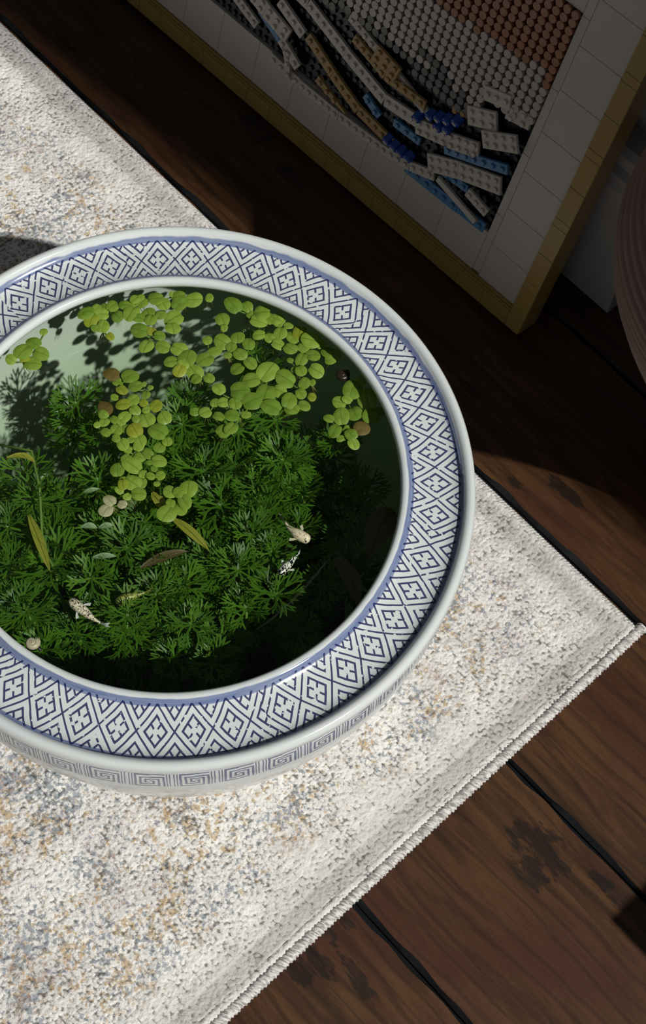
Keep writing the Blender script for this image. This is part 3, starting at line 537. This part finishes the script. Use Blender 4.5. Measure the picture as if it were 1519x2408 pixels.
snail('tiny pale ridged snail against the lower left rim', 18.0, -104.5, .1845, plain('pale_shell', 'a9a487', .4, .5, .25), .75)
snail('dark brown snail floating near the right rim beside shaded leaves', 7.0, 109.0, .1850, plain('dark_shell', '2a2018', .3, .5, .3), .8)

# ------------------------------------------------------------------ framed mosaic leaning on the baseboard
ex, dx = Vector((.9996034, .02816026, 0)), Vector((-.0068126, .241826, .9702957)); nv = ex.cross(dx)
Fm = Matrix((ex, dx, nv)).transposed().to_4x4(); Fm.translation = Vector((-.2874759, .5076749, .005))
fr = empty('framed_mosaic', (0, 0, 0), 'gold framed brick mosaic panel with white border leaning against the baseboard', 'picture', mw=Fm)
mm = .001; FW, FH, TH = 525 * mm, 300 * mm, 20.5 * mm       # local axes: x along the bottom (0 at right), y up the panel, z out of the front
B = MB(); B.box(-FW + .001, -.001, .001, FH - .001, -TH, -.0095); B.obj('backing_panel', m_dkboard, fr)
def tile(name, x0, x1, y0, y1, z0, z1, mat, g=.00009, bev=.0002):
    B = MB(); B.box(x0 + g, x1 - g, y0 + g, y1 - g, z0, z1, 0, bev); return B.obj(name, mat, fr)
BAR = .0125
x = 0.; i = 0
tile('gold_tile', -.0125, 0, 0, .0125, -TH, 0, m_gold)
x = -.0125
while x > -FW + BAR:
    l = (.0125 if i % 7 == 3 else .0232); x1 = max(x - l, -FW); tile('gold_tile', x1, x, 0, BAR, -TH, 0, m_gold); tile('gold_tile', x1, x, FH - BAR, FH, -TH, 0, m_gold); x = x1; i += 1
y = BAR; i = 0
while y < FH - BAR:
    l = .0062 if i % 3 == 1 else .0255; y1 = min(y + l, FH - BAR); tile('gold_tile', -BAR, 0, y, y1, -TH, 0, m_gold); tile('gold_tile', -FW, -FW + BAR, y, y1, -TH, 0, m_gold); y = y1; i += 1
B = MB()
for q in range(2): B.box(-FW + BAR, -BAR, BAR - .0002 + .0015 * q, BAR + .0013 + .0015 * q, -.0095, -.0012 - .0016 * q, 0)
B.obj('inner_ledge', m_gold, fr)
ZM0, ZM1 = -.0095, -.0045
y = BAR
while y < FH - BAR - .001:
    y1 = min(y + .0325, FH - BAR); tile('white_tile', -.0465, -BAR, y, y1, ZM0, ZM1, m_mat); y = y1
y = BAR + .004
while y < FH - BAR - .001:
    y1 = min(y + .052, FH - BAR); tile('white_tile', -.0525, -.0465, y, y1, ZM0, ZM1, m_mat); y = y1
x = -.0525
while x > -FW + BAR:
    x1 = max(x - .0365, -FW + BAR); tile('white_tile', x1, x, BAR + .003, .0505, ZM0, ZM1, m_mat); tile('white_tile', x1, x, .2255, FH - BAR, ZM0, ZM1, m_mat); x = x1
# studded dark baseplate
B = MB(); B.box(-FW + BAR, -.0525, .0505, .2255, ZM0, -.0078)
y = .0535
while y < .125:
    x = -.056
    while x > -.33: B.cyl((x, y, 0), .0019, -.0078, -.0062, 8); x -= .0063
    y += .0058
bp = B.obj('baseplate', m_navy, fr); tag(bp, 'navy studded plate behind the coloured strips', kind='stuff')
# round tiles, staggered brightness: terracotta above, pale grey below, dark grey lowest
tw = {}
for nm, m_ in (('w', m_tile_w), ('g', m_tile_g), ('r', m_tile_r)):
    B = MB(); B.cyl((0, 0, 0), .00288, -.0078, -.0032, 14, .0003); tw[nm] = B.mesh('round_tile', m_)
cells = []; rr = random.Random(4)
for i in range(42):
    for j in range(25):
        x = -.0557 - .0063 * i; y = .2226 - .00558 * j; u = -x / .001
        lo = 116 + (22 if u < 92 else 0) + 4 * math.sin(u / 23)
        if y / .001 < lo or x < -.318: continue
        red = y / .001 > 175 + 5 * math.sin(u / 40 + 1) - (9 if u < 62 else 0) + rr.uniform(-1.5, 1.5)
        dark = y / .001 < 128 + 3 * math.sin(u / 17) + rr.uniform(-6, 6) and u > 84
        cells.append((x, y, 'r' if red else ('g' if dark else 'w')))
cells.sort(key=lambda c: -c[0] + .5 * abs(c[1] - .15))
for x, y, k in cells[:300]: mk('round_tile', tw[k], fr, Matrix.Translation((x, y, rr.uniform(0, .0006))))
B = MB()
for x, y, k in cells[300:]: B.cyl((x, y, rr.uniform(0, .0006)), .00288, -.0078, -.0032, 12, 0, {'w': 0, 'g': 1, 'r': 2}[k])
tag(B.obj('round_tile_field', [m_tile_w, m_tile_g, m_tile_r], fr), 'field of small round grey and terracotta tiles', kind='stuff')
# coloured studded strips: abstract slanting bands
def strip(name, p, q, w, mat, z, studs=1, wedge=False, th=.0022):
    p = Vector((p[0] * mm, p[1] * mm, 0)); q = Vector((q[0] * mm, q[1] * mm, 0)); d = q - p; L = d.length; a = math.atan2(d.y, d.x); B = MB(); h = w * mm / 2
    if wedge: B.add([(0, -h, 0), (L, -h * .25, 0), (L, h * .25, 0), (0, h, 0), (0, -h, th), (L, -h * .25, th), (L, h * .25, th), (0, h, th)], [(0, 3, 2, 1), (4, 5, 6, 7), (0, 1, 5, 4), (1, 2, 6, 5), (2, 3, 7, 6), (3, 0, 4, 7)])
    else: B.box(0, L, -h, h, 0, th, 0, .0003)
    n = max(1, int(L / .0063)); rws = 2 if w > 10 and not wedge else 1
    if studs:
        for i in range(n):
            for k in range(rws):
                if wedge and i > n * .7: continue
                B.cyl((L * (i + .5) / n, (k - (rws - 1) / 2) * .0060, 0), .0018, th, th + .0016, 10, .0002)
    return mk(name, B.mesh(name, mat), fr, Matrix.Translation((p.x, p.y, z)) @ Matrix.Rotation(a, 4, 'Z'))
zA, zB, zC = -.0062, -.0040, -.0020
def run(name, pts, w, mat, z, **k):
    for i in range(len(pts) - 1): strip(name, pts[i], pts[i + 1], w, mat, z + .0003 * (i % 2), **k)
run('white_strip', [(-330, 118), (-285, 110), (-240, 104), (-200, 92), (-160, 82), (-125, 86)], 9.5, m_white, zA)
run('white_strip', [(-130, 84), (-104, 92), (-80, 101)], 11.5, m_white, zB)
run('white_strip', [(-97, 118), (-76, 128)], 13, m_white, zB); run('white_strip', [(-80, 112), (-56, 126)], 12, m_white, zC); run('white_strip', [(-74, 138), (-56, 142)], 11, m_white, zA)
run('white_strip', [(-258, 48), (-228, 46), (-190, 46.5), (-150, 49), (-124, 53), (-104, 60)], 7.5, m_white, zB)
run('white_strip', [(-112, 66), (-88, 78), (-56, 90)], 13, m_white, zB)
run('white_strip', [(-100, 62), (-62, 54)], 4.5, m_white, zC, studs=0); run('white_strip', [(-76, 70), (-57, 66)], 7, m_white, zC)
run('white_strip', [(-300, 88), (-270, 80), (-246, 74)], 12.5, m_white, zC); run('white_strip', [(-252, 68), (-232, 58)], 8, m_white, zC); run('white_strip', [(-262, 92), (-236, 82)], 9, m_white, zB)
run('white_strip', [(-205, 118), (-160, 106), (-126, 96)], 6.5, m_white, zA)
run('white_strip', [(-318, 106), (-292, 100), (-262, 102)], 10, m_white, zC); run('white_strip', [(-300, 70), (-276, 62)], 8, m_white, zB); run('white_strip', [(-92, 140), (-72, 146)], 10, m_white, zB); run('white_strip', [(-246, 66), (-236, 44)], 7, m_white, zC, wedge=True)
run('tan_strip', [(-232, 84), (-204, 72), (-176, 62), (-142, 58)], 8, m_tan, zB); run('tan_strip', [(-214, 62), (-184, 54)], 6, m_tan, zC, wedge=True)
run('tan_strip', [(-196, 108), (-164, 100), (-128, 102)], 6.5, m_tan, zB); run('tan_strip', [(-176, 112), (-154, 108)], 12.5, m_tan, zC); run('tan_strip', [(-110, 112), (-86, 120)], 5, m_tan, zA)
run('blue_strip', [(-276, 76), (-252, 66)], 9, m_blue, zB); run('blue_strip', [(-176, 74), (-160, 67)], 6, m_blue, zA); run('blue_strip', [(-148, 72), (-124, 73)], 6, m_blue, zA)
run('blue_strip', [(-104, 84), (-84, 92), (-56, 104)], 7, m_blue, zB); run('blue_strip', [(-128, 48), (-104, 49), (-80, 50), (-56, 51)], 8, m_blue, zA); run('blue_strip', [(-100, 66), (-78, 68)], 6, m_blue, zA); run('blue_strip', [(-82, 112), (-62, 118)], 6, m_blue, zA)
B = MB(); B.cyl((0, 0, 0), .0034, 0, .0064, 14, .0006); B.cyl((0, 0, .0064), .0019, -.0002, .0003, 10, 0, 1); rb = B.mesh('round_brick', [m_royal, m_white])
for x, y in [(-146, 61), (-139.5, 60.5), (-133, 60.5), (-126.5, 61), (-121.5, 101), (-115, 104), (-108.5, 107), (-102, 111), (-113, 98), (-106.5, 101), (-130, 93)]:
    mk('round_brick', rb, fr, Matrix.Translation((x * mm, y * mm, -.0045)) @ Matrix.Rotation(.5, 4, 'X'))

# ------------------------------------------------------------------ fluted pot by the wall corner
pot = empty('ribbed_pot', (-.1195, .5448, 0), 'dusty pink ribbed clay pot standing by the wall corner at the right edge', 'pot')
pr = [(.050, .0), (.0534, .004), (.0605, .025), (.0674, .05), (.0745, .075), (.0828, .1), (.094, .13), (.1068, .16), (.121, .19), (.131, .215), (.1335, .235), (.129, .25), (.118, .272)]
zs = np.arange(0, .2721, .0006); rs = np.interp(zs, [q[1] for q in pr], [q[0] for q in pr]); kk = np.hanning(31); kk /= kk.sum()
rs = np.convolve(np.pad(rs, 15, mode='edge'), kk, 'valid'); rip = .0009 * (np.abs(np.cos(PI * zs / .0058)) - .6)
B = MB(); B.lathe([(float(r_ + w_), float(z_)) for r_, w_, z_ in zip(rs, rip, zs)], 128); B.obj('body', m_pot, pot)
B = MB(); B.lathe([(.118, .271), (.119, .275), (.118, .279), (.113, .279), (.112, .26), (.112, .2), (.06, .02), (0, .015)], 96); B.obj('rim', m_pot, pot)

# ------------------------------------------------------------------ low box out of view, added for the shadow it casts on the boards
bx = empty('shadow_caster_box', (.272, .362, 0), 'unseen low wooden box added right of the rug corner to cast a shadow', 'box')
B = MB(); B.box(-.10, .10, -.075, .075, 0, .135, 0, .002); B.obj('carcass', m_wood, bx)
B = MB(); B.box(-.105, .105, -.08, .08, .1355, .152, 0, .003); B.obj('lid', m_wood, bx)
